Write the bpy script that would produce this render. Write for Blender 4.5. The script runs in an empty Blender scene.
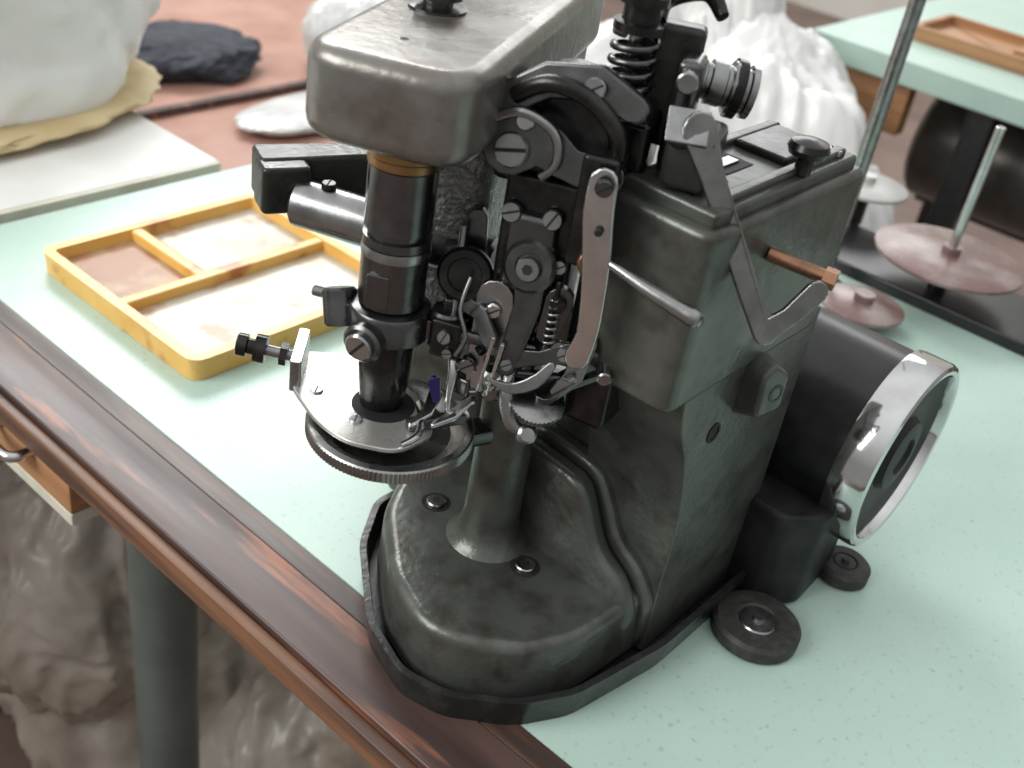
import bpy, bmesh, math, random
from mathutils import Vector, Matrix, noise
random.seed(4)
V=Vector
SC=.01; TZ=.75
# ---------------------------------------------------------------- helpers
def finish(name,bm,mat,parent=None,bevel=0,seg=3,sharp=.6,mods=None):
    bmesh.ops.recalc_face_normals(bm,faces=bm.faces)
    for v in bm.verts: v.co=v.co*SC+V((0,0,TZ))
    for fa in bm.faces: fa.smooth=True
    if not bevel:
        for e in bm.edges:
            if len(e.link_faces)==2 and e.calc_face_angle(0)>sharp: e.smooth=False
    me=bpy.data.meshes.new(name); bm.to_mesh(me); bm.free()
    ob=bpy.data.objects.new(name,me); bpy.context.collection.objects.link(ob)
    if mat: me.materials.append(mat)
    if parent: ob.parent=parent
    if bevel:
        m=ob.modifiers.new('bev','BEVEL'); m.width=bevel*SC; m.segments=seg; m.limit_method='ANGLE'; m.angle_limit=.6
        m.harden_normals=False
        w=ob.modifiers.new('wn','WEIGHTED_NORMAL'); w.keep_sharp=False
    return ob
def empty(name):
    e=bpy.data.objects.new(name,None); bpy.context.collection.objects.link(e); e.empty_display_size=.05; return e
def frame(o,z,x=None):
    z=V(z).normalized()
    if x is None:
        x=V((0,0,1)).cross(z)
        if x.length<1e-3: x=V((1,0,0))
    x=V(x); x=(x-z*x.dot(z)).normalized(); y=z.cross(x)
    return Matrix(((x.x,y.x,z.x,o[0]),(x.y,y.y,z.y,o[1]),(x.z,y.z,z.z,o[2]),(0,0,0,1)))
def box(name,c,s,mat,parent=None,rz=0,bevel=.1,seg=2,M=None):
    bm=bmesh.new(); bmesh.ops.create_cube(bm,size=1)
    for v in bm.verts: v.co=V((v.co.x*s[0],v.co.y*s[1],v.co.z*s[2]))
    if M is None: M=Matrix.Translation(V(c))@Matrix.Rotation(math.radians(rz),4,'Z')
    else: M=Matrix.Translation(V(c))@M.to_3x3().to_4x4()
    bm.transform(M); return finish(name,bm,mat,parent,bevel,seg)
def lathe(name,p,axis,prof,mat,parent=None,seg=40,knurl=0,sharp=.6):
    bm=bmesh.new(); M=frame(p,axis); rings=[]
    for i,(r,h) in enumerate(prof):
        if r<1e-4: rings.append([bm.verts.new(M@V((0,0,h)))]); continue
        ring=[]
        for k in range(seg):
            a=2*math.pi*k/seg; rr=r
            if knurl and (k%2) and r>.99*max(q[0] for q in prof): rr=r-knurl
            ring.append(bm.verts.new(M@V((rr*math.cos(a),rr*math.sin(a),h))))
        rings.append(ring)
    for a,b in zip(rings,rings[1:]):
        if len(a)==1 and len(b)==1: continue
        for k in range(seg):
            k2=(k+1)%seg
            if len(a)==1: bm.faces.new((a[0],b[k],b[k2]))
            elif len(b)==1: bm.faces.new((a[k],b[0],a[k2]))
            else: bm.faces.new((a[k],b[k],b[k2],a[k2]))
    for rg in (rings[0],rings[-1]):
        if len(rg)>1: bm.faces.new(rg)
    return finish(name,bm,mat,parent,0,sharp=sharp)
def cyl(name,p0,p1,r,mat,parent=None,r1=None,ch=.06,seg=32):
    p0=V(p0);p1=V(p1);L=(p1-p0).length
    r1=r if r1 is None else r1
    ch=min(ch,r*.5,r1*.5,L*.3)
    return lathe(name,p0,p1-p0,[(r-ch,0),(r,ch),(r1,L-ch),(r1-ch,L)],mat,parent,seg)
def rp(pts,rad,n=5):
    out=[];N=len(pts)
    for i in range(N):
        a=V(pts[i-1]);b=V(pts[i]);c=V(pts[(i+1)%N])
        r=rad[i] if isinstance(rad,(list,tuple)) else rad
        u=(a-b);w=(c-b);r=min(r,u.length*.45,w.length*.45);p=b+u.normalized()*r;q=b+w.normalized()*r
        for k in range(n+1):
            t=k/n; out.append(tuple(p*(1-t)**2+b*2*t*(1-t)+q*t*t))
    return out
def prism(name,pts,z0,z1,mat,parent=None,M=None,bevel=.1,seg=3,taper=0):
    bm=bmesh.new(); M=M or Matrix.Identity(4)
    cx=sum(p[0] for p in pts)/len(pts); cy=sum(p[1] for p in pts)/len(pts)
    lo=[bm.verts.new(M@V((p[0],p[1],z0))) for p in pts]
    hi=[bm.verts.new(M@V((cx+(p[0]-cx)*(1-taper),cy+(p[1]-cy)*(1-taper),z1))) for p in pts]
    n=len(pts)
    bm.faces.new(lo);bm.faces.new(hi)
    for i in range(n): bm.faces.new((lo[i],lo[(i+1)%n],hi[(i+1)%n],hi[i]))
    return finish(name,bm,mat,parent,bevel,seg)
def rim(name,pts,z0,z1,th,mat,parent=None,flare=0,bottom=True,bevel=.08,closed=True):
    n=len(pts); P=[V((p[0],p[1],0)) for p in pts]
    area=sum(P[i].x*P[(i+1)%n].y-P[(i+1)%n].x*P[i].y for i in range(n)); sg=1 if area>0 else -1
    nr=[]
    for i in range(n):
        t=(P[(i+1)%n]-P[i-1]).normalized(); nr.append(V((-t.y,t.x,0))*sg)
    bm=bmesh.new()
    def ring(off,z): return [bm.verts.new(P[i]+nr[i]*off+V((0,0,z))) for i in range(n)]
    r=[ring(flare,z0),ring(0,z1),ring(th,z1),ring(th+flare,z0+th*.8)]
    for a,b in zip(r,r[1:]):
        for i in range(n): bm.faces.new((a[i],a[(i+1)%n],b[(i+1)%n],b[i]))
    bm.faces.new(r[0]);bm.faces.new(r[3])
    return finish(name,bm,mat,parent,bevel,2)
def ribbon(name,pts,w,th,nrm,mat,parent=None,bevel=.05,cap=True):
    P=[V(p) for p in pts]; n=V(nrm).normalized(); N=len(P)
    if not isinstance(w,(list,tuple)): w=[w]*N
    T=[]
    for i in range(N):
        a=P[max(i-1,0)];b=P[min(i+1,N-1)]; t=(b-a); t=(t-n*t.dot(n)).normalized(); T.append(t)
    S=[t.cross(n).normalized() for t in T]
    out=[P[i]+S[i]*w[i]/2 for i in range(N)]
    if cap:
        for k in range(1,6):
            a=math.pi*k/6; out.append(P[-1]+(S[-1]*math.cos(a)+T[-1]*math.sin(a))*w[-1]/2)
    out+=[P[i]-S[i]*w[i]/2 for i in range(N-1,-1,-1)]
    if cap:
        for k in range(1,6):
            a=math.pi*k/6; out.append(P[0]+(-S[0]*math.cos(a)-T[0]*math.sin(a))*w[0]/2)
    bm=bmesh.new(); A=[bm.verts.new(p+n*th/2) for p in out];B=[bm.verts.new(p-n*th/2) for p in out]
    m=len(out);bm.faces.new(A);bm.faces.new(B)
    for i in range(m): bm.faces.new((A[i],A[(i+1)%m],B[(i+1)%m],B[i]))
    return finish(name,bm,mat,parent,bevel,2)
def smooth_path(pts,k=6):
    P=[V(p) for p in pts]; out=[]
    for i in range(len(P)-1):
        a=P[max(i-1,0)];b=P[i];c=P[i+1];d=P[min(i+2,len(P)-1)]
        for j in range(k):
            t=j/k; out.append(.5*((2*b)+(c-a)*t+(2*a-5*b+4*c-d)*t*t+(3*b-a-3*c+d)*t**3))
    out.append(P[-1]); return out
def lerpw(ws,N):
    out=[]
    for i in range(N):
        x=i/(N-1)*(len(ws)-1); j=min(int(x),len(ws)-2); out.append(ws[j]*(1-x+j)+ws[j+1]*(x-j))
    return out
def sweep(name,pts,r,mat,parent=None,seg=14,smooth=True):
    P=smooth_path(pts) if smooth and len(pts)>2 else [V(p) for p in pts]
    N=len(P)
    R=lerpw(list(r),N) if isinstance(r,(list,tuple)) else [r]*N
    bm=bmesh.new(); rings=[]; up=None
    for i in range(N):
        t=(P[min(i+1,N-1)]-P[max(i-1,0)]).normalized()
        if up is None:
            up=V((0,0,1)) if abs(t.z)<.9 else V((1,0,0))
        up=(up-t*up.dot(t)).normalized(); s=t.cross(up)
        rings.append([bm.verts.new(P[i]+(up*math.cos(2*math.pi*k/seg)+s*math.sin(2*math.pi*k/seg))*R[i]) for k in range(seg)])
    for a,b in zip(rings,rings[1:]):
        for k in range(seg): bm.faces.new((a[k],a[(k+1)%seg],b[(k+1)%seg],b[k]))
    bm.faces.new(rings[0]);bm.faces.new(rings[-1])
    return finish(name,bm,mat,parent,0,sharp=.9)
def helix(name,c,r,z0,z1,turns,wr,mat,parent=None):
    pts=[];n=int(turns*16)
    for i in range(n+1):
        a=2*math.pi*turns*i/n; pts.append((c[0]+r*math.cos(a),c[1]+r*math.sin(a),z0+(z1-z0)*i/n))
    return sweep(name,pts,wr,mat,parent,seg=8,smooth=False)
def screw(name,p,axis,r,mat,parent,h=None,slot=True,ang=.6,hexs=False):
    h=h or r*.5; p=V(p);ax=V(axis).normalized()
    o=lathe(name,p,ax,[(r,0),(r,h*.7),(r*.88,h),(r*.3,h) if hexs else (0.0001,h)],mat,parent,24)
    M=frame(p+ax*h,ax)@Matrix.Rotation(ang,4,'Z')
    if hexs:
        lathe(name+'_socket',p+ax*(h*.6),ax,[(r*.45,0),(r*.45,h*.42),(0,h*.42)],M_DARK,parent,6)
    elif slot: box(name+'_slot',p+ax*(h),(r*1.75,r*.22,.03),M_DARK,parent,bevel=0,M=M)
    return o
def lump(name,c,s,mat,parent=None,amp=.2,fr=1.3,sub=6,flat=None,fold=.06,seed=0,pz=.9):
    # soft gathered bag: long creases running mostly vertically
    bm=bmesh.new(); bmesh.ops.create_icosphere(bm,subdivisions=sub,radius=1)
    o=V((seed*7.3,seed*3.1,seed*1.7))
    for v in bm.verts:
        d=v.co.normalized()
        wv=noise.noise_vector(d*1.6+o)*.6
        h=math.hypot(d.x,d.y)+1e-4; cx,cy=d.x/h,d.y/h
        k=min(1,h*1.6)
        a=noise.noise(d*fr+o)*amp
        a+=(1-abs(noise.noise(V((cx*2.6,cy*2.6,d.z*pz))+o+wv*1.5))*2.2)*fold*k
        a+=(1-abs(noise.noise(V((cx*6,cy*6,d.z*pz*2))+o+wv*3))*2.2)*fold*.5*k
        a+=(1-abs(noise.noise(d*5+wv*5+o))*2)*fold*.45
        a+=(1-abs(noise.noise(d*11+wv*7+o))*2)*fold*.15
        q=d*(1.08+a)
        q=V((q.x*s[0],q.y*s[1],q.z*s[2]))
        if flat is not None and q.z<flat: q.z=flat+(q.z-flat)*.02
        v.co=q+V(c)
    return finish(name,bm,mat,parent,0,sharp=2)
# ---------------------------------------------------------------- materials
def mat(name,col,metal=0,rough=.5,col2=None,scale=60,lo=.4,hi=.65,bump=0,bscale=300,rvar=0,stretch=None,extra=None,spec=None,coat=0,detail=5,dist=.002,bstretch=False,sss=0):
    m=bpy.data.materials.new(name);m.use_nodes=True;nt=m.node_tree;N=nt.nodes;Lk=nt.links
    b=N['Principled BSDF'];b.inputs['Metallic'].default_value=metal;b.inputs['Roughness'].default_value=rough
    b.inputs['Base Color'].default_value=(*col,1)
    if coat: b.inputs['Coat Weight'].default_value=coat; b.inputs['Coat Roughness'].default_value=.15
    if spec is not None: b.inputs['Specular IOR Level'].default_value=spec
    tc=N.new('ShaderNodeTexCoord');mp=N.new('ShaderNodeMapping');Lk.new(tc.outputs['Object'],mp.inputs[0])
    if stretch: mp.inputs['Scale'].default_value=stretch
    if col2 is not None:
        n=N.new('ShaderNodeTexNoise');n.inputs['Scale'].default_value=scale;n.inputs['Detail'].default_value=detail;Lk.new(mp.outputs[0],n.inputs[0])
        r=N.new('ShaderNodeValToRGB');r.color_ramp.elements[0].position=lo;r.color_ramp.elements[1].position=hi
        r.color_ramp.elements[0].color=(*col,1);r.color_ramp.elements[1].color=(*col2,1)
        Lk.new(n.outputs[0],r.inputs[0]);last=r.outputs[0]
        if extra:
            c3,sc3,l3,h3=extra
            n3=N.new('ShaderNodeTexNoise');n3.inputs['Scale'].default_value=sc3;n3.inputs['Detail'].default_value=6;Lk.new(mp.outputs[0],n3.inputs[0])
            r3=N.new('ShaderNodeMapRange');r3.inputs[1].default_value=l3;r3.inputs[2].default_value=h3;Lk.new(n3.outputs[0],r3.inputs[0])
            mx=N.new('ShaderNodeMixRGB');mx.inputs[2].default_value=(*c3,1);Lk.new(r3.outputs[0],mx.inputs[0]);Lk.new(last,mx.inputs[1]);last=mx.outputs[0]
        Lk.new(last,b.inputs['Base Color'])
    if rvar:
        n2=N.new('ShaderNodeTexNoise');n2.inputs['Scale'].default_value=scale*.7;n2.inputs['Detail'].default_value=4;Lk.new(mp.outputs[0],n2.inputs[0])
        mr=N.new('ShaderNodeMapRange');mr.inputs[1].default_value=.3;mr.inputs[2].default_value=.7
        mr.inputs[3].default_value=max(rough-rvar,.03);mr.inputs[4].default_value=rough+rvar
        Lk.new(n2.outputs[0],mr.inputs[0]);Lk.new(mr.outputs[0],b.inputs['Roughness'])
    if bump:
        n4=N.new('ShaderNodeTexNoise');n4.inputs['Scale'].default_value=bscale;n4.inputs['Detail'].default_value=3;Lk.new((mp if bstretch else tc).outputs[0 if bstretch else 'Object'],n4.inputs[0])
        bp=N.new('ShaderNodeBump');bp.inputs['Strength'].default_value=bump;bp.inputs['Distance'].default_value=dist
        Lk.new(n4.outputs[0],bp.inputs['Height']);Lk.new(bp.outputs[0],b.inputs['Normal'])
    return m
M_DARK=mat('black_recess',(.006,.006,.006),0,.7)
M_CAST=mat('green_grey_cast_enamel',(.082,.089,.078),.5,.34,(.118,.124,.110),55,.3,.75,.16,230,.07,extra=((.048,.041,.034),60,.50,.76))
M_CASTD=mat('oily_dark_enamel',(.030,.033,.030),.5,.32,(.050,.053,.047),60,.4,.7,.15,240,.08)
M_CRACK=mat('wrinkle_finish_casting',(.19,.195,.185),.4,.32,(.31,.31,.30),200,.4,.6,.9,420,.1)
M_HEAD=mat('worn_grey_enamel',(.18,.170,.155),.6,.29,(.23,.22,.20),40,.3,.75,.1,220,.07,extra=((.10,.063,.052),45,.5,.8))
M_BLK=mat('blued_black_steel',(.024,.024,.024),.8,.24,(.05,.048,.046),120,.4,.7,.04,300,.08)
M_BLKP=mat('black_plastic',(.010,.010,.011),0,.28,(.018,.018,.018),80)
M_BLKM=mat('matte_black_hub',(.010,.010,.010),0,.5,(.02,.02,.02),80,spec=.3)
M_RUB=mat('dusty_rubber',(.022,.022,.02),0,.6,(.05,.048,.044),150,.45,.75,.2,400)
M_PAN=mat('black_pan_enamel',(.020,.021,.020),.3,.3,(.045,.045,.04),90,.45,.75,.1,250,.08)
M_MOT=mat('motor_grey_paint',(.07,.065,.06),.4,.35,(.10,.09,.08),30)
M_ST=mat('polished_steel',(.58,.585,.58),1,.2,(.44,.44,.44),90,.35,.8,.02,400,.06)
M_STD=mat('dull_steel',(.34,.345,.34),1,.27,(.22,.22,.22),110,.35,.8,.03,300,.08)
M_STK=mat('oily_gunmetal',(.13,.13,.13),.95,.26,(.08,.08,.078),120,.35,.8,.03,300,.07)
M_PLATE=mat('needle_plate_steel',(.66,.65,.62),.75,.3,(.52,.50,.44),50,.45,.8,.03,300,.1)
M_CHR=mat('chrome',(.66,.66,.66),1,.1,(.58,.58,.57),60)
M_BRS=mat('aged_brass',(.36,.22,.10),1,.35,(.20,.12,.06),100)
M_COP=mat('copper_pin',(.34,.18,.11),1,.4,(.2,.12,.08),100)
M_MINT=mat('mint_laminate',(.40,.545,.475),0,.36,(.44,.585,.51),14,.35,.7,.02,200,.06,extra=((.27,.36,.31),260,.60,.80))
M_CREAM=mat('cream_edge',(.62,.60,.50),0,.5,(.5,.47,.38),30)
M_WHT=mat('white_laminate',(.72,.72,.69),0,.4,(.66,.66,.63),20)
M_TRIM=mat('worn_red_brown_varnish',(.044,.026,.023),0,.42,(.088,.050,.040),30,.4,.66,.10,60,.1,stretch=(1.8,.18,1.8),extra=((.27,.10,.05),40,.59,.68),detail=9,bstretch=True)
M_EDGE=mat('worn_wood_lipping',(.045,.028,.023),0,.45,(.16,.08,.045),60,.5,.76,.1,80,.1,stretch=(1.5,.12,1.5),bstretch=True)
M_EDGE2=mat('bare_orange_edge_wood',(.19,.09,.045),0,.5,(.07,.036,.024),60,.42,.65,.1,80,.1,stretch=(1.5,.12,1.5),bstretch=True)
M_WOOD=mat('drawer_plywood',(.42,.22,.10),0,.5,(.30,.14,.06),30,.4,.65,.1,100,stretch=(1,.2,3))
M_YEL=mat('ochre_plastic',(.76,.47,.13),0,.32,(.70,.38,.08),30,.4,.7,.03,200,extra=((.42,.15,.04),40,.56,.72))
M_TBOT=mat('stained_tray_floor',(.52,.49,.42),0,.3,(.42,.34,.23),20,.38,.62,.05,150,extra=((.34,.15,.06),36,.54,.70))
M_RUST=mat('rusty_tray_floor',(.42,.28,.16),0,.4,(.28,.12,.05),30,.38,.58,.05,150)
M_FLOOR=mat('terracotta_floor',(.22,.15,.12),0,.5,(.14,.095,.08),5,.35,.65,.05,60)
M_CLOTH=mat('white_polybag',(.80,.80,.78),0,.3,(.70,.70,.68),9,.4,.7,.35,30,dist=.004)
M_CLOTH2=mat('grey_polybag',(.52,.53,.52),0,.25,(.72,.72,.70),9,.4,.62,.4,24,dist=.005)
M_TANB=mat('tan_cloth',(.62,.50,.28),0,.6,(.48,.36,.18),12,.4,.7,.4,45,dist=.005)
M_BAGD=mat('cloudy_plastic_wrap',(.26,.215,.17),0,.33,(.46,.43,.38),6,.42,.66,.4,18,.1,extra=((.09,.06,.042),6,.52,.70),dist=.008)
M_DEN=mat('dark_denim',(.022,.026,.036),0,.8,(.040,.046,.060),60)
M_PINK=mat('pink_bench',(.50,.29,.23),0,.3,(.38,.20,.15),8)
M_LEG=mat('grey_green_leg_paint',(.075,.092,.083),.1,.4,(.10,.12,.11),20)
M_DISC=mat('faded_red_disc',(.17,.10,.09),.1,.3,(.30,.25,.235),30,.42,.68,.05,100,.1)
M_DISCG=mat('grey_disc',(.42,.42,.40),.1,.3,(.34,.34,.32),30)
M_WALL=mat('plaster_wall',(.80,.78,.72),0,.8,(.72,.70,.64),3)
M_BLUE=mat('blue_marker_steel',(.025,.018,.10),.6,.3)
# ---------------------------------------------------------------- camera
f=1100.;p=math.radians(33);r=math.radians(10);y=math.radians(36)
F=V((math.cos(y),math.sin(y),0));R=V((math.sin(y),-math.cos(y),0));Z=V((0,0,1))
D=F*math.cos(p)-Z*math.sin(p);U0=F*math.sin(p)+Z*math.cos(p)
Rc=R*math.cos(r)+U0*math.sin(r);Uc=U0*math.cos(r)-R*math.sin(r)
cd=bpy.data.cameras.new('camera');cam=bpy.data.objects.new('camera',cd);bpy.context.collection.objects.link(cam)
cd.sensor_width=36;cd.lens=f/1024*36;cd.clip_start=.02
cam.matrix_world=Matrix(((Rc.x,Uc.x,-D.x,0),(Rc.y,Uc.y,-D.y,0),(Rc.z,Uc.z,-D.z,TZ+.40),(0,0,0,1)))
cd.dof.use_dof=True;cd.dof.focus_distance=.49;cd.dof.aperture_fstop=11
bpy.context.scene.camera=cam
bpy.context.scene.view_settings.view_transform='Standard'
NC=-F
# ================================================================= MACHINE
S=empty('industrial_sewing_machine')
pan=rp([(46.6,31),(33,31.6),(30.1,29.6),(26.8,25.4),(25.8,22.2),(26.4,19.8),(28.5,17.3),(31.0,15.9),(36.7,14.9),(46.6,14.9)],.7,4)
rim('drip_pan',pan,0.05,1.8,.35,M_PAN,S,flare=.25)
lobe=rp([(38,30.4),(33.4,30.5),(30.8,29.0),(27.8,25.3),(26.7,22.2),(27.3,20.1),(29.1,17.9),(31.5,16.7),(38,16.2)],.9,5)
prism('bed_casting',lobe,.4,4.25,M_CAST,S,bevel=.7,seg=6,taper=.03)
lathe('bed_post',(33.5,24.2,4.0),(0,0,1),[(2.6,-.2),(2.25,.12),(1.8,.45),(1.5,1.0),(1.38,1.8),(1.33,5),(1.33,9.4),(1.2,9.6)],M_CAST,S,48,sharp=1.2)
for n,pp in (('bed_screw_a',(33.2,27.5,4.22)),('bed_screw_b',(33.2,21.5,4.22))):
    lathe(n+'_recess',pp,(0,0,1),[(.75,0),(.75,.04),(0,.04)],M_CASTD,S,28)
    screw(n,pp,(0,0,1),.5,M_STD,S,.2,hexs=True)
fl=[(16.5,.4),(16.3,3.6),(17.3,5.2),(18.8,6.0),(19.6,7.6),(20.4,9.2),(24.6,9.6),(24.6,.4)]
YZ=lambda x:Matrix(((0,0,1,x),(1,0,0,0),(0,1,0,0),(0,0,0,1)))
prism('flange_front',rp(fl,.9,4),0,1.2,M_CAST,S,M=YZ(34.7),bevel=.45,seg=4)
prism('flange_rear',rp([(a-(.25 if a<20 else 0),b+.3) for a,b in fl],.9,4),0,1.0,M_CAST,S,M=YZ(36.0),bevel=.3)
prism('body_lower_rear',rp([(36.9,18.1),(45.8,18.1),(45.8,27),(36.9,27)],1.2,5),.4,16,M_CAST,S,bevel=.3)
XZ=Matrix(((1,0,0,0),(0,0,1,16.05),(0,1,0,0),(0,0,0,1)))
prism('body_side_casting',rp([(45.4,.4),(36.6,.4),(36.6,9.0),(35.6,12.6),(34.2,15.0),(33.6,17.4),(45.0,17.4)],[.2,.2,3,3,2,.2,.2],6),0,5.4,M_CAST,S,M=XZ,bevel=.5,seg=5)
prism('body_upper',rp([(32.2,15.9),(44.5,15.9),(44.5,21.4),(32.2,21.4)],[.8,.5,.5,.8],5),16.6,24.4,M_CAST,S,bevel=.35,seg=5)
box('top_cover',(38.4,18.4,24.6),(11.2,4.2,.7),M_CAST,S,bevel=.18)
box('cover_rail_near',(38.6,16.9,25.05),(9.6,.5,.35),M_CAST,S,bevel=.1)
box('cover_rail_far',(39.0,20.1,25.05),(8.8,.5,.35),M_CAST,S,bevel=.1)
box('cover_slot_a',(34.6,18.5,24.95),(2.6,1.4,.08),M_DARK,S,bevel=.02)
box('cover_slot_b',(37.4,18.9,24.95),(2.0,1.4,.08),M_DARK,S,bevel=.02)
box('cover_catch_plate',(34.6,18.5,25.02),(1.6,.55,.12),M_STD,S,bevel=.04)
box('cover_catch_plate_b',(37.4,18.9,25.02),(1.2,.55,.12),M_STD,S,bevel=.04)
box('cover_latch',(41.2,18.6,25.1),(3.4,2.4,.35),M_CASTD,S,bevel=.12)
screw('cover_screw',(42.8,17.0,25.0),(0,0,1),.4,M_STD,S,.2)
lathe('thumb_screw',(39.4,16.6,25.0),(0,0,1),[(.35,0),(.35,.7),(.75,.8),(.85,1.05),(.75,1.3),(.3,1.42),(0,1.44)],M_BLK,S,28)
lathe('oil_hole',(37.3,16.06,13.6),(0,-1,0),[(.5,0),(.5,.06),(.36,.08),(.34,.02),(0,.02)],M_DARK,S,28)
prism('side_boss',rp([(-1.1,-1.5),(.9,-1.3),(1.1,.9),(-.2,1.8),(-1.1,1.2)],.4,4),0,1.5,M_CAST,S,M=frame((39.7,16.2,15.4),(-.25,-1,.1)),bevel=.3,taper=.25)
lathe('side_boss_hole',(39.45,14.75,15.5),(-.25,-1,.1),[(.45,-.1),(.45,.05),(.3,.06),(.3,0),(0,0)],M_CASTD,S,24)
# ---- arm
ang=math.radians(24);u=V((math.cos(ang),math.sin(ang),0));w=V((-math.sin(ang),math.cos(ang),0))
A0=V((25.2,25.7,0))
MA=Matrix(((u.x,w.x,0,A0.x),(u.y,w.y,0,A0.y),(0,0,1,0),(0,0,0,1)))
def AP(a,b,z): return A0+u*a+w*b+V((0,0,z))
head=rp([(-.1,-3.2),(15,-3.2),(20,-3.2),(20,3.3),(-.1,3.3)],[2.0,.5,1,1,2.0],7)
prism('arm_head',head,25.1,28.5,M_HEAD,S,M=MA,bevel=.7,seg=6,taper=.0)
prism('arm_lower_shell',rp([(5.0,-2.9),(20,-2.9),(20,3.0),(5.0,3.0)],1.5,5),24.0,25.8,M_HEAD,S,M=MA,bevel=.5,seg=4)
prism('arm_pillar',rp([(5.4,-2.6),(20,-2.6),(20,2.8),(5.4,2.8)],1.2,5),15.5,24.6,M_CRACK,S,M=MA,bevel=.4)
prism('arm_pillar_lower',rp([(12,-2.6),(20,-2.6),(20,2.8),(12,2.8)],1.2,5),.4,16,M_CAST,S,M=MA,bevel=.4)
p_=AP(7.4,.9,28.45)
lathe('arm_top_knob',p_,(0,0,1),[(1.15,0),(1.15,.15),(.6,.2),(.6,.45),(.95,.5),(.95,1.15),(.8,1.25),(0,1.25)],M_STK,S,60,knurl=0)
lathe('arm_oil_hole',AP(2.8,.4,28.48),(0,0,1),[(.16,0),(.16,.03),(0,.03)],M_DARK,S,16)
# ---- spindle
sx,sy=28.0,27.0
lathe('spindle_brass_collar',(sx,sy,25.2),(0,0,-1),[(1.5,0),(1.5,.85),(1.42,.95),(1.42,1.25),(1.3,1.35)],M_BRS,S,48)
lathe('spindle_upper_sleeve',(sx,sy,23.85),(0,0,-1),[(1.33,0),(1.33,2.55),(1.2,2.63),(1.2,2.8),(1.36,2.85),(1.36,3.2),(1.25,3.25),(1.25,3.35)],M_STK,S,48)
lathe('spindle_ring',(sx,sy,20.6),(0,0,-1),[(1.36,0),(1.38,.1),(1.38,.4),(1.3,.5)],M_STD,S,48)
lathe('spindle_lower_sleeve',(sx,sy,20.15),(0,0,-1),[(1.33,0),(1.33,2.1),(1.15,2.15),(1.15,3)],M_STK,S,48)
box('sleeve_key',(sx-1.12,sy-.35,18.9),(.5,.9,1.5),M_STK,S,rz=30,bevel=.06)
lathe('spindle_quill',(sx,sy,17.4),(0,0,-1),[(1.2,0),(1.2,1.4),(1.16,2.2),(1.02,3.6),(.92,4.4),(.86,4.75),(.6,5.0),(0,5.02)],M_BLK,S,48)
lathe('clamp_collar',(sx,sy,17.85),(0,0,-1),[(1.3,-.1),(1.62,0),(1.7,.12),(1.7,1.2),(1.62,1.3),(1.3,1.35)],M_STK,S,48)
cb=V((sx,sy,16.9))
cyl('clamp_boss',cb+V((-.6,-.1,0)),cb+V((-2.05,-.55,-.1)),.85,M_STK,S,ch=.12)
screw('clamp_screw',cb+V((-2.0,-.53,-.1)),(-1,-.3,-.1),.6,M_STD,S,.3,ang=.9)
cyl('clamp_lug_left',V((26.6,28.3,16.6)),V((26.9,28.9,18.0)),.7,M_STK,S,ch=.1)
ribbon('clamp_wing',[(28,27.2,17.2),(26.9,28.6,17.3)],[1.6,1.2],.9,(0,0,1),M_STK,S)
cyl('clamp_pin_left',(26.9,29.1,17.5),(26.4,29.9,17.55),.22,M_STD,S)
ribbon('clamp_link_right',[(28.4,26.6,17.1),(29.8,24.8,17.2)],[1.5,1.1],.9,(0,0,1),M_STK,S)
cyl('clamp_boss_right',(29.3,25.0,16.4),(29.3,25.0,18.1),.75,M_STK,S,ch=.1)
# ---- work plate & cup disc
pl=rp([(27.7,32.1),(25.7,30.2),(24.9,27.6),(24.9,25.8),(26.1,24.0),(28.2,23.9),(29.6,26.2),(29.8,30.2)],.7,4)
prism('throat_plate',pl,12.75,12.98,M_PLATE,S,bevel=.05,seg=2)
prism('plate_raised_end',rp([(27.7,32.1),(25.6,30.2),(25.9,29.8),(28,31.7)],.15,3),12.7,14.2,M_STD,S,bevel=.08)
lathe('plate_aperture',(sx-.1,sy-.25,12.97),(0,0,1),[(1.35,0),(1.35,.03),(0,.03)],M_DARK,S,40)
cyl('adjuster_thread',(26.6,30.9,13.7),(25.4,32.3,13.9),.25,M_STD,S)
lathe('adjuster_knob',(25.75,31.9,13.84),(-.65,.76,.1),[(.35,0),(.62,.02),(.62,.5),(.35,.55),(.35,.8),(.5,.85),(.5,1.25),(.4,1.3),(0,1.3)],M_BLK,S,28)
lathe('adjuster_lock_nut',(26.3,31.2,13.75),(-.65,.76,.1),[(.5,0),(.5,.3),(0,.3)],M_BLK,S,6)
lathe('knurled_cup_disc',(27.9,26.2,12.5),(0,0,-1),[(0,.45),(2.6,.45),(2.9,.15),(3.25,0),(3.5,.05),(3.6,.12),(3.6,.6),(3.45,.7),(3.0,.95),(1.6,1.25),(0,1.3)],M_STD,S,240,knurl=.06)
lathe('cup_disc_shaft',(27.9,26.2,11.3),(0,0,-1),[(.9,0),(.9,.7),(.5,.8),(0,.8)],M_BLK,S)
box('cup_arm',(30.6,25.2,10.9),(6.2,1.3,.8),M_STK,S,rz=-20,bevel=.2)
for i,(a,b) in enumerate(((26.2,26.6),(28.9,24.9),(26.3,29.2))): screw('plate_screw_%d'%i,(a,b,12.98),(0,0,1),.28,M_STD,S,.1)
box('plate_guide_bar',(28.6,24.3,13.25),(2.6,.5,.5),M_STK,S,rz=-25,bevel=.1)
sweep('plate_finger_spring',[(28.9,25.6,13.2),(28.1,24.7,13.5),(27.2,24.0,13.3),(26.4,24.1,13.1)],[.2,.18,.15,.12],M_ST,S)
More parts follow.
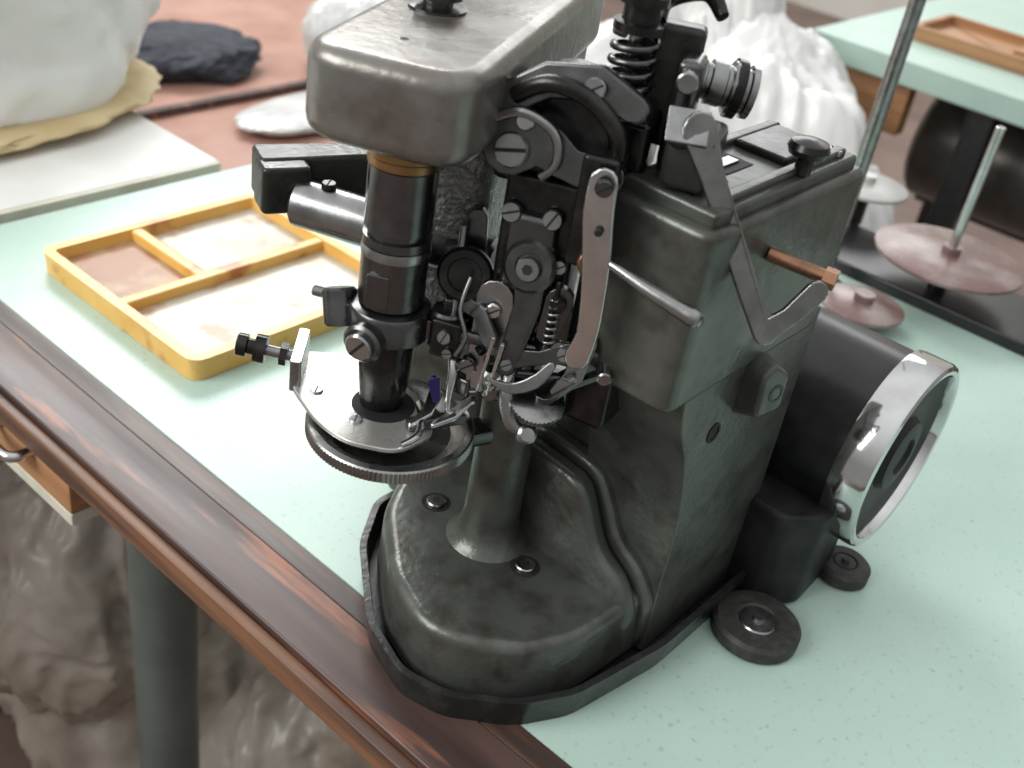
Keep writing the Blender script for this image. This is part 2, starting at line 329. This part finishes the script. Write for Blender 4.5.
# ---- side rod
ra=V((28.5,33.6,19.5));rb=V((32.0,25.2,19.3))
cyl('support_rod',ra,rb,1.05,M_STD,S,ch=.15)
lathe('rod_end_bore',ra,(ra-rb),[(.7,-.05),(.7,.03),(.55,.03),(.5,-.02),(0,-.02)],M_STK,S,32)
screw('rod_set_screw',ra+(rb-ra)*.16+V((0,0,1.03)),(0,0,1),.32,M_BLK,S,.25)
Mb=frame((0,0,0),(0,0,1),(3.6,-1.6,0))
prism('rod_bracket',rp([(-1,-.9),(5.5,-.75),(5.5,.75),(-1,.9)],.3,3),-1.05,1.05,M_CASTD,S,M=Matrix.Translation(V((28.6,35.0,20.2)))@Mb,bevel=.2)
prism('rod_bracket_jaw',rp([(-1.1,-1.7),(1.0,-1.7),(1.0,0),(-1.1,0)],.3,3),-1.15,.95,M_CASTD,S,M=Matrix.Translation(V((28.6,35.0,20.2)))@Mb,bevel=.2)
# ---- round knob by spindle
kc=V((29.9,24.9,19.6))
lathe('presser_knob',kc,NC+V((0,0,.25)),[(.6,-1.2),(.6,-.2),(1.05,-.15),(1.12,0),(1.12,.35),(1.0,.5),(.7,.5),(.65,.42),(0,.42)],M_BLK,S,40)
ribbon('presser_knob_arm',[kc+V((.9,.5,2)),kc+V((.7,.4,0)),kc+V((.8,0,-2))],[.8,1.2,.7],.5,NC,M_STK,S)
box('slide_block',(30.4,25.2,17.6),(1.6,1.6,1.6),M_STK,S,rz=36,bevel=.15)
# ---- crank head
cc=V((31.3,22.8,25.6))
lathe('eccentric_housing',cc+u*3,-u,[(2.3,0),(2.3,3.2),(2.15,3.4),(1.9,3.45),(1.85,3.3),(0,3.3)],M_BLK,S,56)
box('eccentric_bracket',AP(7.4,-4.2,24.6),(4,3.2,3),M_CASTD,S,rz=24,bevel=.4)
nn=(-u+V((0,0,.25))).normalized()
def cpt(a,b,d=0): return cc-w*a+V((0,0,b))-u*(.7+d)
ribbon('crank_strap',smooth_path([cpt(-1.3,-.2),cpt(-.2,.1),cpt(1.0,-.4),cpt(2.3,-.5)],5),lerpw([2.2,1.7,1.2,1.4],16),.8,nn,M_STK,S,bevel=.14)
sweep('crank_strap_ridge',[cpt(-2.1,.7,.35),cpt(-1.0,1.2,.4),cpt(0.2,.75,.4),cpt(.5,-.3,.4),cpt(0,-1.0,.35)],.2,M_STD,S)
screw('crank_screw',cpt(-1.2,-.25,.4),nn,.66,M_STD,S,.35,ang=.2)
screw('crank_link_screw',cpt(2.3,-.55,.4),nn,.34,M_BLK,S,.2,ang=.2)
cyl('crank_pin',cpt(-.9,.9,-.2),cpt(-.9,.9,.5),.35,M_ST,S)
sweep('oil_pipe',[cpt(-1.5,1.6),cpt(-.3,2.4,.3),cpt(1.2,2.2,.3),cpt(2.4,1.2,.2),cpt(2.6,.2,0)],.32,M_BLK,S)
ribbon('rear_rocker',[cpt(-1.9,1.2,-.6),cpt(-.4,2.3,-.4),cpt(1.3,2.6,-.4),cpt(2.8,1.9,-.6)],[1.2,1.3,1.3,1.0],.9,nn,M_STK,S,bevel=.15)
screw('rocker_screw',cpt(1.3,2.5,.05),nn,.4,M_STD,S,.2)
mb=V((31.8,22.9,21.4))
box('needle_mechanism_block',mb,(2.4,3.0,6.0),M_BLK,S,rz=24,bevel=.25)
box('needle_mechanism_cheek',mb+V((-1.2,-.4,-.2)),(.7,2.0,3.6),M_STK,S,rz=24,bevel=.3)
fm=mb-u*1.5
def fp(a,b,d=0): return fm-w*a+V((0,0,b))-u*d
lathe('needle_bar_hub',fp(.1,-.4),nn,[(1.05,0),(1.05,.35),(.9,.5),(.55,.5),(.5,.4),(0,.4)],M_STK,S,40)
screw('hub_bolt',fp(.1,-.4,.35),nn,.5,M_STD,S,.3,hexs=True)
screw('block_screw_a',fp(-1.0,1.5,-.1),nn,.4,M_STD,S,.25,ang=.4)
screw('block_screw_b',fp(.6,1.6,-.1),nn,.4,M_STD,S,.25,ang=1.1)
screw('block_screw_c',fp(1.2,-.2,-.1),nn,.28,M_STD,S,.25)
ribbon('needle_lever',[fp(.2,-.6,.2),fp(.3,-2.0,.3),fp(.1,-3.4,.4),fp(-.1,-4.8,.5)],[1.3,1.1,1.0,.8],.45,nn,M_STK,S,bevel=.12)
screw('needle_lever_screw',fp(-.05,-4.6,.7),nn,.26,M_STD,S,.15)
ribbon('guide_plate',[(29.75,23.1,19.3),(29.75,23.1,18.0),(29.75,23.1,15.8)],[1.55,1.55,1.6],.22,NC+V((0,.3,.15)),M_STD,S)
screw('guide_plate_screw',(29.6,23.0,18.9),NC,.3,M_ST,S,.15)
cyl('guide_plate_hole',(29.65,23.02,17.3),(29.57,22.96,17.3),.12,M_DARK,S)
bp=smooth_path([(30.4,19.7,25.4),(30.4,19.65,24.2),(30.6,19.5,22.6),(30.8,19.4,20.8),(30.85,19.35,19.2),(30.8,19.55,18.1)],4)
ribbon('take_up_blade',bp,lerpw([1.05,1.15,1.1,.95,.85,1.0],len(bp)),.3,NC+V((.05,.25,.3)),M_ST,S,bevel=.12)
screw('blade_pivot',(30.25,19.55,25.3),NC,.33,M_STK,S,.2)
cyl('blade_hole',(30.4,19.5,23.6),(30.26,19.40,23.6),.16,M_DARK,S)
box('blade_carrier',(31.6,20.6,23.8),(1.6,1.4,4.4),M_BLK,S,rz=24,bevel=.2)
# extra linkages
cyl('looper_needle_a',fp(-.7,-3.4,.9),fp(-1.0,-6.0,1.0),.11,M_ST,S,r1=.05)
cyl('looper_needle_b',fp(-.3,-3.6,.9),fp(-.6,-6.1,1.0),.11,M_ST,S,r1=.05)
ribbon('knob_link',[kc+V((-.05,-.3,-1.2)),fp(-1.4,-2.6,.8),fp(-.9,-3.6,.8)],[.7,.6,.7],.3,nn,M_STK,S,bevel=.08)
box('side_tool_block',fp(-2.7,-4.3,.2),(1.2,1.3,1.7),M_BLK,S,rz=24,bevel=.15)
screw('side_tool_screw',fp(-2.7,-4.1,.8),nn,.3,M_STD,S,.2,ang=1.2)
screw('side_tool_screw_b',fp(-2.5,-4.8,.8),nn,.22,M_STD,S,.2,ang=.3)
helix('small_return_spring',(fp(1.35,0,.3).x,fp(1.35,0,.3).y),.24,18.0,20.2,7,.06,M_STD,S)
cyl('return_spring_pin',fp(1.35,-3.8,.3),fp(1.35,-.6,.3),.12,M_BLK,S)
ribbon('crescent_looper',smooth_path([fp(1.7,-4.2,.5),fp(1.2,-5.0,.7),fp(.3,-5.5,.9),fp(-.6,-5.3,1.0)],4),lerpw([.35,.55,.45,.12],13),.25,nn+V((0,0,.1)),M_STD,S,bevel=.06)
ribbon('lower_link',[fp(2.2,-3.6,.2),fp(1.2,-4.0,.4),fp(.2,-4.3,.5)],[.9,.6,.8],.35,nn,M_STK,S,bevel=.08)
screw('lower_link_screw',fp(2.1,-3.6,.4),nn,.3,M_STD,S,.15)
sweep('bent_wire_guide',[fp(-2.1,-1.4,.4),fp(-2.2,-2.6,.9),fp(-1.8,-3.6,1.1),fp(-2.1,-4.6,1.1)],.08,M_STD,S)
sweep('pointer_lever',[(31.0,20.0,22.3),(30.9,19.0,22.35),(31.1,17.4,22.0),(31.5,15.6,21.6),(31.55,15.35,21.55)],[.16,.17,.26,.36,.22],M_STD,S)
cyl('pointer_hub',(31.4,20.2,22.0),(30.6,19.6,22.1),.55,M_COP,S)
px,py=33.7,21.7
cyl('spring_post',(px,py,24),(px,py,33),.28,M_STD,S)
helix('compression_spring',(px,py),.78,26.9,29.7,5.5,.16,M_STK,S)
lathe('spring_washer',(px,py,29.75),(0,0,1),[(.95,0),(.95,.3),(.7,.35),(.7,.9),(.9,.95),(.9,1.3),(.6,1.4),(.6,1.9),(.95,2.0),(1.05,2.3),(1.0,3.3),(0,3.4)],M_BLK,S,36)
box('spring_seat_block',(34.0,21.6,25.6),(2.6,2.4,2.4),M_BLK,S,rz=24,bevel=.3)
box('spring_back_plate',(35.6,21.6,27.6),(1.2,2.8,4.6),M_CASTD,S,rz=30,bevel=.25)
box('spring_side_bracket',(34.9,19.9,27.2),(1.8,.9,4.0),M_STK,S,rz=24,bevel=.25)
cyl('spring_bracket_bolt',(34.2,19.6,28.6),(33.6,19.2,28.6),.4,M_STD,S)
cyl('spring_bracket_stud',(34.4,19.6,26.6),(33.6,19.0,26.6),.5,M_BLK,S)
sweep('release_lever',[(34.6,21.6,30.0),(35.6,22,30.6),(36.6,21.0,31.0),(36.4,20,30.4)],[.35,.4,.35,.25],M_BLK,S)
ta=V((36.0,21.7,28.0));tb=V((38.3,18.8,27.6));td=(tb-ta).normalized()
lathe('tension_barrel',ta,td,[(.6,-.5),(.6,0),(.8,.05),(.8,1.5),(.7,1.55),(.7,1.7),(.85,1.75),(.85,2.3),(.8,2.35),(.8,2.5),(1.0,2.55),(1.05,2.75),(1.05,2.95),(.85,3.05),(.85,3.2),(1.0,3.25),(1.0,3.5),(.5,3.6),(.5,3.2),(0,3.2)],M_STD,S,40)
lathe('tension_knob_ring',ta+td*2.62,td,[(.9,0),(1.12,.02),(1.12,.38),(.9,.4)],M_BLK,S,40)
ln=(NC+V((.1,-.3,.35))).normalized()
ribbon('lifter_lever_top',[(32.3,18.9,27.5),(33.2,17.7,27.5)],[1.3,1.3],.25,(NC+V((0,0,.9))),M_STD,S,cap=False)
ribbon('lifter_lever',[(32.9,17.9,27.5),(33.3,17.2,26.0),(33.9,16.2,24.0),(34.7,15.2,21.8),(35.4,14.4,20.2)],[1.3,.9,.85,.85,1.0],.28,ln,M_STD,S,bevel=.07)
ribbon('lifter_hook',[(35.35,14.45,20.25),(35.9,13.9,21.0),(36.5,13.4,22.1)],[.9,.8,.9],.28,ln,M_STD,S,bevel=.07)
cyl('lifter_copper_pin',(36.9,15.9,22.5),(37.6,13.3,22.3),.28,M_COP,S)
lathe('lifter_pin_nut',(37.5,13.7,22.33),(.26,-.97,-.05),[(.42,0),(.42,.5),(0,.5)],M_COP,S,6)
cyl('lifter_pivot',(32.6,18.4,27.2),(34.4,19.6,26.9),.5,M_BLK,S)
box('lifter_pivot_block',(34.0,18.5,26.2),(2.4,1.8,2.2),M_CASTD,S,rz=20,bevel=.3)
# ---- looper / edge tools
lathe('toothed_sector',(30.7,20.9,15.4),(-.3,-.3,1),[(0,0),(.9,0),(1.15,-.08),(1.15,-.35),(.9,-.45),(0,-.45)],M_STD,S,80,knurl=.06)
ribbon('sector_arm',[(31.0,20.8,15.6),(31.6,20.2,16.4),(32.4,19.6,16.8)],[1.0,.9,.8],.4,(-.3,-.2,1),M_STK,S)
sweep('looper_hook',[(30.6,22.4,16.6),(30.0,22.0,15.4),(29.9,21.6,14.4),(30.2,21.1,13.9),(30.7,20.9,14.2)],[.3,.34,.34,.26,.1],M_STD,S)
lathe('looper_nut',(30.3,20.9,13.8),(-.5,-.6,.5),[(.42,-.3),(.42,.3),(.3,.4),(0,.4)],M_STD,S,8)
sweep('looper_rod',[(32.6,24,15.2),(31,22.9,15.0),(30.1,22.3,15.0)],[.4,.35,.25],M_STD,S)
sweep('needle_guide',[(29.4,24.6,16.6),(29.0,24.1,15.6),(28.8,24.0,14.6),(28.8,23.9,13.6)],[.22,.2,.16,.08],M_ST,S)
cyl('cross_bar',(29.0,24.3,17.4),(31.6,20.6,17.3),.3,M_STK,S)
cyl('cross_bar_low',(29.2,24.2,15.9),(31.9,20.3,16.2),.26,M_STK,S)
box('tool_carrier',(31.4,23.2,16.6),(2.2,2.6,2.6),M_BLK,S,rz=24,bevel=.25)
box('tool_clamp',(30.5,22.6,15.4),(1.1,1.4,.9),M_STK,S,rz=40,bevel=.12)
box('tool_clamp_b',(29.6,24.0,15.0),(.9,1.0,.8),M_STK,S,rz=10,bevel=.12)
screw('tool_clamp_screw',(29.9,22.3,15.7),NC,.3,M_ST,S,.15)
screw('tool_screw_b',(29.2,23.6,16.2),NC,.34,M_STD,S,.2)
screw('tool_screw_c',(31.0,20.6,17.9),NC,.34,M_STD,S,.2)
ribbon('blued_finger',[(28.5,24.6,15.1),(28.4,24.3,14.5)],[.5,.35],.25,NC,M_BLUE,S)
ribbon('feed_finger',[(28.9,24.8,14.2),(28.2,24.5,13.7),(27.4,24.6,13.4)],[.6,.5,.25],.2,(0,0,1),M_ST,S)
ribbon('knife_plate',[(31.8,19.9,18.2),(31.4,19.9,16.8),(31.0,20.3,16.0)],[.9,.8,.5],.2,NC,M_STD,S)
ribbon('presser_foot_blade',[(29.4,23.4,14.5),(28.8,23.6,13.8),(28.0,23.9,13.5)],[.7,.6,.3],.18,(.2,.1,1),M_ST,S)
box('looper_bracket',(32.4,22.0,14.6),(1.6,2.4,2.0),M_STK,S,rz=30,bevel=.25)
cyl('looper_shaft',(33.2,22.6,14.6),(30.9,21.2,14.8),.42,M_STK,S)
lathe('looper_collar',(31.6,21.6,14.75),(-.85,-.5,.05),[(.6,0),(.66,.06),(.66,.5),(.6,.56),(0,.56)],M_BLK,S,30)
screw('carrier_screw_a',(30.6,23.5,17.3),NC,.26,M_STD,S,.15)
screw('carrier_screw_b',(31.2,22.0,18.2),NC,.3,M_STD,S,.15,ang=1.3)
ribbon('oval_cam_link',[(30.9,20.9,20.0),(30.8,21.1,18.4)],[1.1,.9],.4,NC,M_STK,S)
screw('cam_link_screw',(30.7,20.8,19.9),NC,.32,M_BLK,S,.2)
sweep('thread_tube',[(29.9,25.3,21.5),(29.5,24.9,18.6),(29.4,24.6,17.0)],[.16,.16,.14],M_STD,S)
box('front_knee_bracket',(33.2,19.8,17.2),(3.0,1.6,1.2),M_STK,S,rz=-30,bevel=.2)
box('front_knee_block',(34.0,20.4,15.4),(2.2,2.2,3.6),M_BLK,S,rz=10,bevel=.3)
cyl('knee_pin',(32.4,19.2,17.2),(31.6,18.6,17.2),.3,M_STD,S)
lathe('post_top_disc',(33.0,23.9,13.4),(0,0,1),[(1.5,0),(1.6,.1),(1.6,.45),(1.4,.55),(0,.55)],M_STK,S,120,knurl=.06)
for i in range(12):
    a=random.uniform(-1.9,2.2); b=random.uniform(-6.4,-3.2)
    q=fp(a,b,random.uniform(-.3,.3)); cyl('tool_pin_%d'%i,q,q+V((random.uniform(-.8,.2),random.uniform(-.9,.9),random.uniform(-.5,.5))),random.uniform(.15,.34),random.choice([M_STD,M_STK,M_BLK]),S)
# ---- handwheel
wc=V((52.0,0,8.0)); Yn=(0,-1,0)
lathe('handwheel_drum',(wc.x,20.2,wc.z),Yn,[(3.5,-.1),(5.1,0),(5.25,.2),(5.25,6.9),(5.15,7.0)],M_BLKP,S,72)
lathe('handwheel_rim',(wc.x,13.5,wc.z),Yn,[(5.2,0),(5.45,.08),(5.5,.3),(5.5,1.8),(5.42,2.0),(5.2,2.1),(4.95,2.05),(4.85,1.8),(4.8,1.4)],M_CHR,S,96)
lathe('handwheel_face',(wc.x,12.2,wc.z),Yn,[(4.82,0),(4.82,.25),(4.6,.3),(3.9,.15),(2.2,.12),(2.0,.5),(1.1,.6),(1.0,.4),(0,.4)],M_BLKM,S,96)
cyl('handwheel_shaft',(wc.x-8,21.5,wc.z),(wc.x,21.5,wc.z),1.2,M_BLK,S)
box('belt_guard',(49.0,21.6,8),(7,3.0,9),M_PAN,S,bevel=.6)
prism('wheel_pedestal',rp([(44.4,15.9),(44.4,14.0),(46.2,12.5),(50.6,12.7),(51.6,15),(51.6,20),(46,20)],.5,4),.1,6.2,M_BLKM,S,bevel=.3)
for n,c,rr in (('rubber_foot_a',(42.7,13.0),2.3),('rubber_foot_b',(50.7,12.0),1.5)):
    lathe(n,(c[0],c[1],0.02),(0,0,1),[(rr-.15,0),(rr,.15),(rr,.8),(rr-.2,1.0),(rr*.5,1.0),(rr*.45,.9)],M_RUB,S,48)
    lathe(n+'_boss',(c[0],c[1],.9),(0,0,1),[(rr*.44,0),(rr*.4,.1),(rr*.15,.12),(rr*.12,.3),(0,.3)],M_STD if rr>2 else M_RUB,S,32)
# ================================================================= TABLE
TB=empty('sewing_table')
box('table_top',(58,5,-1.5),(58,137,3),M_MINT,TB,bevel=.15)
box('trim_board_inner',(28.35,5,-.97),(1.3,137,2.1),M_EDGE,TB,bevel=.06)
box('trim_board',(25.95,5,-.85),(3.5,137,2.0),M_TRIM,TB,bevel=.12)
box('trim_board_outer',(23.85,5,-1.0),(.7,137,1.5),M_EDGE2,TB,bevel=.12)
box('apron',(28.5,5,-4.5),(1.6,130,5),M_TRIM,TB,bevel=.1)
for i,(a,b) in enumerate(((31.8,50),(82,50),(31.8,-50),(82,-50))): cyl('leg_%d'%i,(a,b,-75),(a,b,-3),2.3,M_LEG,TB)
box('drawer_front',(24.9,71,-3.6),(1.2,47,3.4),M_WOOD,TB,bevel=.1)
box('drawer_rail',(25.5,71,-5.8),(2.4,47,.9),M_CREAM,TB,bevel=.1)
sweep('drawer_handle',[(24.3,51.5,-3.0),(23.1,51.7,-3.0),(22.9,53,-3.0),(23.1,55,-3.0),(24.3,55.2,-3.0)],.35,M_ST,TB)
TR=empty('compartment_tray')
x0,x1,y0,y1=33.2,51.5,48.1,66.0
rim('tray_shell',rp([(x0,y0),(x1,y0),(x1,y1),(x0,y1)],1.2,5),.02,1.6,.75,M_YEL,TR,flare=.1,bevel=.15)
box('tray_floor',((x0+x1)/2,(y0+y1)/2,.66),(x1-x0-1.7,y1-y0-1.7,.12),M_TBOT,TR,bevel=.02)
box('small_compartment_floor',((x0+40.2)/2+.3,61.4,.72),(6.2,7.6,.1),M_RUST,TR,bevel=.02)
box('divider_long',((x0+x1)/2,57.0,.98),(x1-x0-1,.9,1.05),M_YEL,TR,bevel=.15)
box('divider_short',(40.4,61.4,.98),(.9,8.4,1.05),M_YEL,TR,bevel=.15)
TS=empty('thread_stand')
box('stand_tray',(91.5,25,-.2),(9,44,2.4),M_BLKP,TS,bevel=.2)
for n,c,rr,mm in (('cone_disc_a',(90.2,23.2,3.6),6.2,M_DISC),('cone_disc_b',(98.5,35,3.6),4.0,M_DISCG),('cone_disc_c',(80,25.5,1.2),3.4,M_DISC)):
    lathe(n,c,(0,0,1),[(rr-.2,0),(rr,.1),(rr,.35),(rr-.5,.5),(.8,.7),(.8,1.3),(0,1.3)],mm,TS,48)
    cyl(n+'_stem',(c[0],c[1],min(c[2]-3,0)),(c[0],c[1],c[2]+.1),.8,M_BLKP,TS)
cyl('cone_pin',(90.2,23.2,3.8),(90.2,23.2,15.3),.38,M_ST,TS)
cyl('stand_pole',(83.2,30.4,0),(83.2,30.4,60),.6,M_STD,TS)
lathe('stand_pole_foot',(83.2,30.4,0),(0,0,1),[(1.8,0),(1.8,.4),(.8,.6),(.8,1.6),(0,1.6)],M_BLKP,TS)
# ================================================================= BACKGROUND
LT=empty('white_table')
box('top',(13,113,-1.4),(84,75,2.8),M_WHT,LT,bevel=.15)
box('edge',(13,75.35,-1.6),(84,.5,3.0),M_CREAM,LT,bevel=.1)
for i,(a,b) in enumerate(((51,146),(-24,80),(-24,146))): box('leg_%d'%i,(a,b,-39),(4,4,72),M_LEG,LT,bevel=.3)
BG=empty('plastic_bag_of_fabric')
lump('bag_body',(36,104,8),(22,17,16),M_CLOTH,BG,amp=.25,flat=-7.0,fold=.06,seed=2)
lump('bag_tan_contents',(38,102,.9),(21,17.5,1.5),M_TANB,BG,amp=.2,flat=-.8,fold=.04,seed=5)
PB=empty('pink_bench')
box('top',(124,160,-26),(76,98,3),M_PINK,PB,bevel=.2)
box('shelf_board',(124,112,-34),(76,2,8),M_WOOD,PB,bevel=.2)
box('bench_slat',(104,139,-23.9),(34,1.4,1.3),M_TRIM,PB,bevel=.1)
for i,(a,b) in enumerate(((88,114),(158,114),(88,205),(158,205))): box('leg_%d'%i,(a,b,-51),(4,4,48),M_LEG,PB,bevel=.3)
lump('dark_denim_pile',(107,156,-22.2),(11,9,3),M_DEN,amp=.3,flat=-2.0,fold=.08,seed=8,pz=.5)
lump('clear_plastic_bag',(133,141,-18.4),(9,9,8),M_CLOTH2,amp=.25,flat=-5.6,fold=.06,seed=9)
lump('folded_pink_cloth',(112,127,-23),(13,6,1.2),M_CLOTH2,amp=.2,flat=-.9,fold=.05,seed=19)
WF=empty('white_fabric_pile')
for i,(c,s,mm) in enumerate((((126,80,-40),(20,17,38),M_CLOTH),((146,70,-38),(12,16,40),M_CLOTH),((122,46,-38),(11,12,31),M_CLOTH2),((150,84,-36),(10,13,46),M_CLOTH2),((104,62,-50),(13,12,26),M_CLOTH2))):
    lump('bundle_%d'%i,c,s,mm,WF,amp=.3,fold=.04,flat=-75-c[2]+.2,seed=11+i,pz=1.6)
RT=empty('mint_edge_table')
box('top',(200,21,-2),(74,106,3.6),M_MINT,RT,bevel=.2)
box('apron',(167,65,-8),(3,16,8),M_WOOD,RT,bevel=.2)
box('underside_shade_panel',(222,20,-22),(2,96,36),M_BLKP,RT,bevel=.2)  # added black sheet standing in for the shade under this table top
for i,(a,b) in enumerate(((168,66),(168,46),(168,-26),(230,-26),(230,66))): box('leg_%d'%i,(a,b,-39),(4,4,72),M_BLKP,RT,bevel=.3)
lathe('motor_shell',(192,60,-18),(0,-1,0),[(0,0),(9,0),(10,1),(10,8),(10.4,8.2),(10.4,10),(10,10.2),(10,25),(9,26),(5,26.5),(0,26)],M_MOT,RT,40)
box('motor_mount',(192,48,-7),(8,8,8),M_MOT,RT)
box('wood_slat',(196,40,.6),(24,20,1.4),M_WOOD,RT)
rim('shallow_wood_tray',rp([(176,44),(192,44),(192,64),(176,64)],1,3),-.15,2,1,M_WOOD,RT)
PBG=empty('plastic_wrapped_bundle')
for i,(c,s) in enumerate((((54,80,-55),(19,18,21)),((68,88,-50),(17,14,22)),((46,102,-54),(18,14,22)),((58,60,-62),(13,12,13)),((40,78,-40),(11,12,14)))):
    lump('wrap_%d'%i,c,s,M_BAGD,PBG,amp=.25,fold=.08,flat=-75-c[2]+.1,seed=20+i)
# room
box('floor',(150,130,-76),(700,640,2),M_FLOOR,None,bevel=0)
box('wall_left',(150,452,60),(700,4,272),M_WALL,None,bevel=0)
box('wall_back',(502,130,60),(4,640,272),M_WALL,None,bevel=0)
# ================================================================= LIGHT
W=bpy.data.worlds.new('world');bpy.context.scene.world=W;W.use_nodes=True
nt=W.node_tree;bg=nt.nodes['Background'];bg.inputs[1].default_value=1.0
tc=nt.nodes.new('ShaderNodeTexCoord')
sp=nt.nodes.new('ShaderNodeSeparateXYZ');nt.links.new(tc.outputs['Generated'],sp.inputs[0])
rp_=nt.nodes.new('ShaderNodeValToRGB');nt.links.new(sp.outputs[2],rp_.inputs[0])
rp_.color_ramp.elements[0].color=(.30,.30,.29,1);rp_.color_ramp.elements[1].color=(.98,.99,1.0,1);rp_.color_ramp.elements[0].position=0.05;rp_.color_ramp.elements[1].position=.9
nt.links.new(rp_.outputs[0],bg.inputs[0])
def area(name,loc,tgt,size,power,col=(1,1,1)):
    l=bpy.data.lights.new(name,'AREA');l.energy=power;l.size=size[0];l.shape='RECTANGLE';l.size_y=size[1];l.color=col
    o=bpy.data.objects.new(name,l);bpy.context.collection.objects.link(o);o.location=loc
    o.rotation_euler=(V(tgt)-V(loc)).to_track_quat('-Z','Y').to_euler();return o
area('window_light_left',(2.1,3.2,3.1),(.4,.3,.8),(1.8,1.2),95,(1,1,.99))
area('fill_light_side',(-1.6,1.2,2.2),(.35,.25,.8),(1.6,1.2),55,(1,1,.98))  # added fill lamp at camera left, lifts the blacks; not a window
area('window_light_back',(4.6,2.2,2.6),(.5,.3,.8),(2.4,1.6),45,(.98,.99,1))
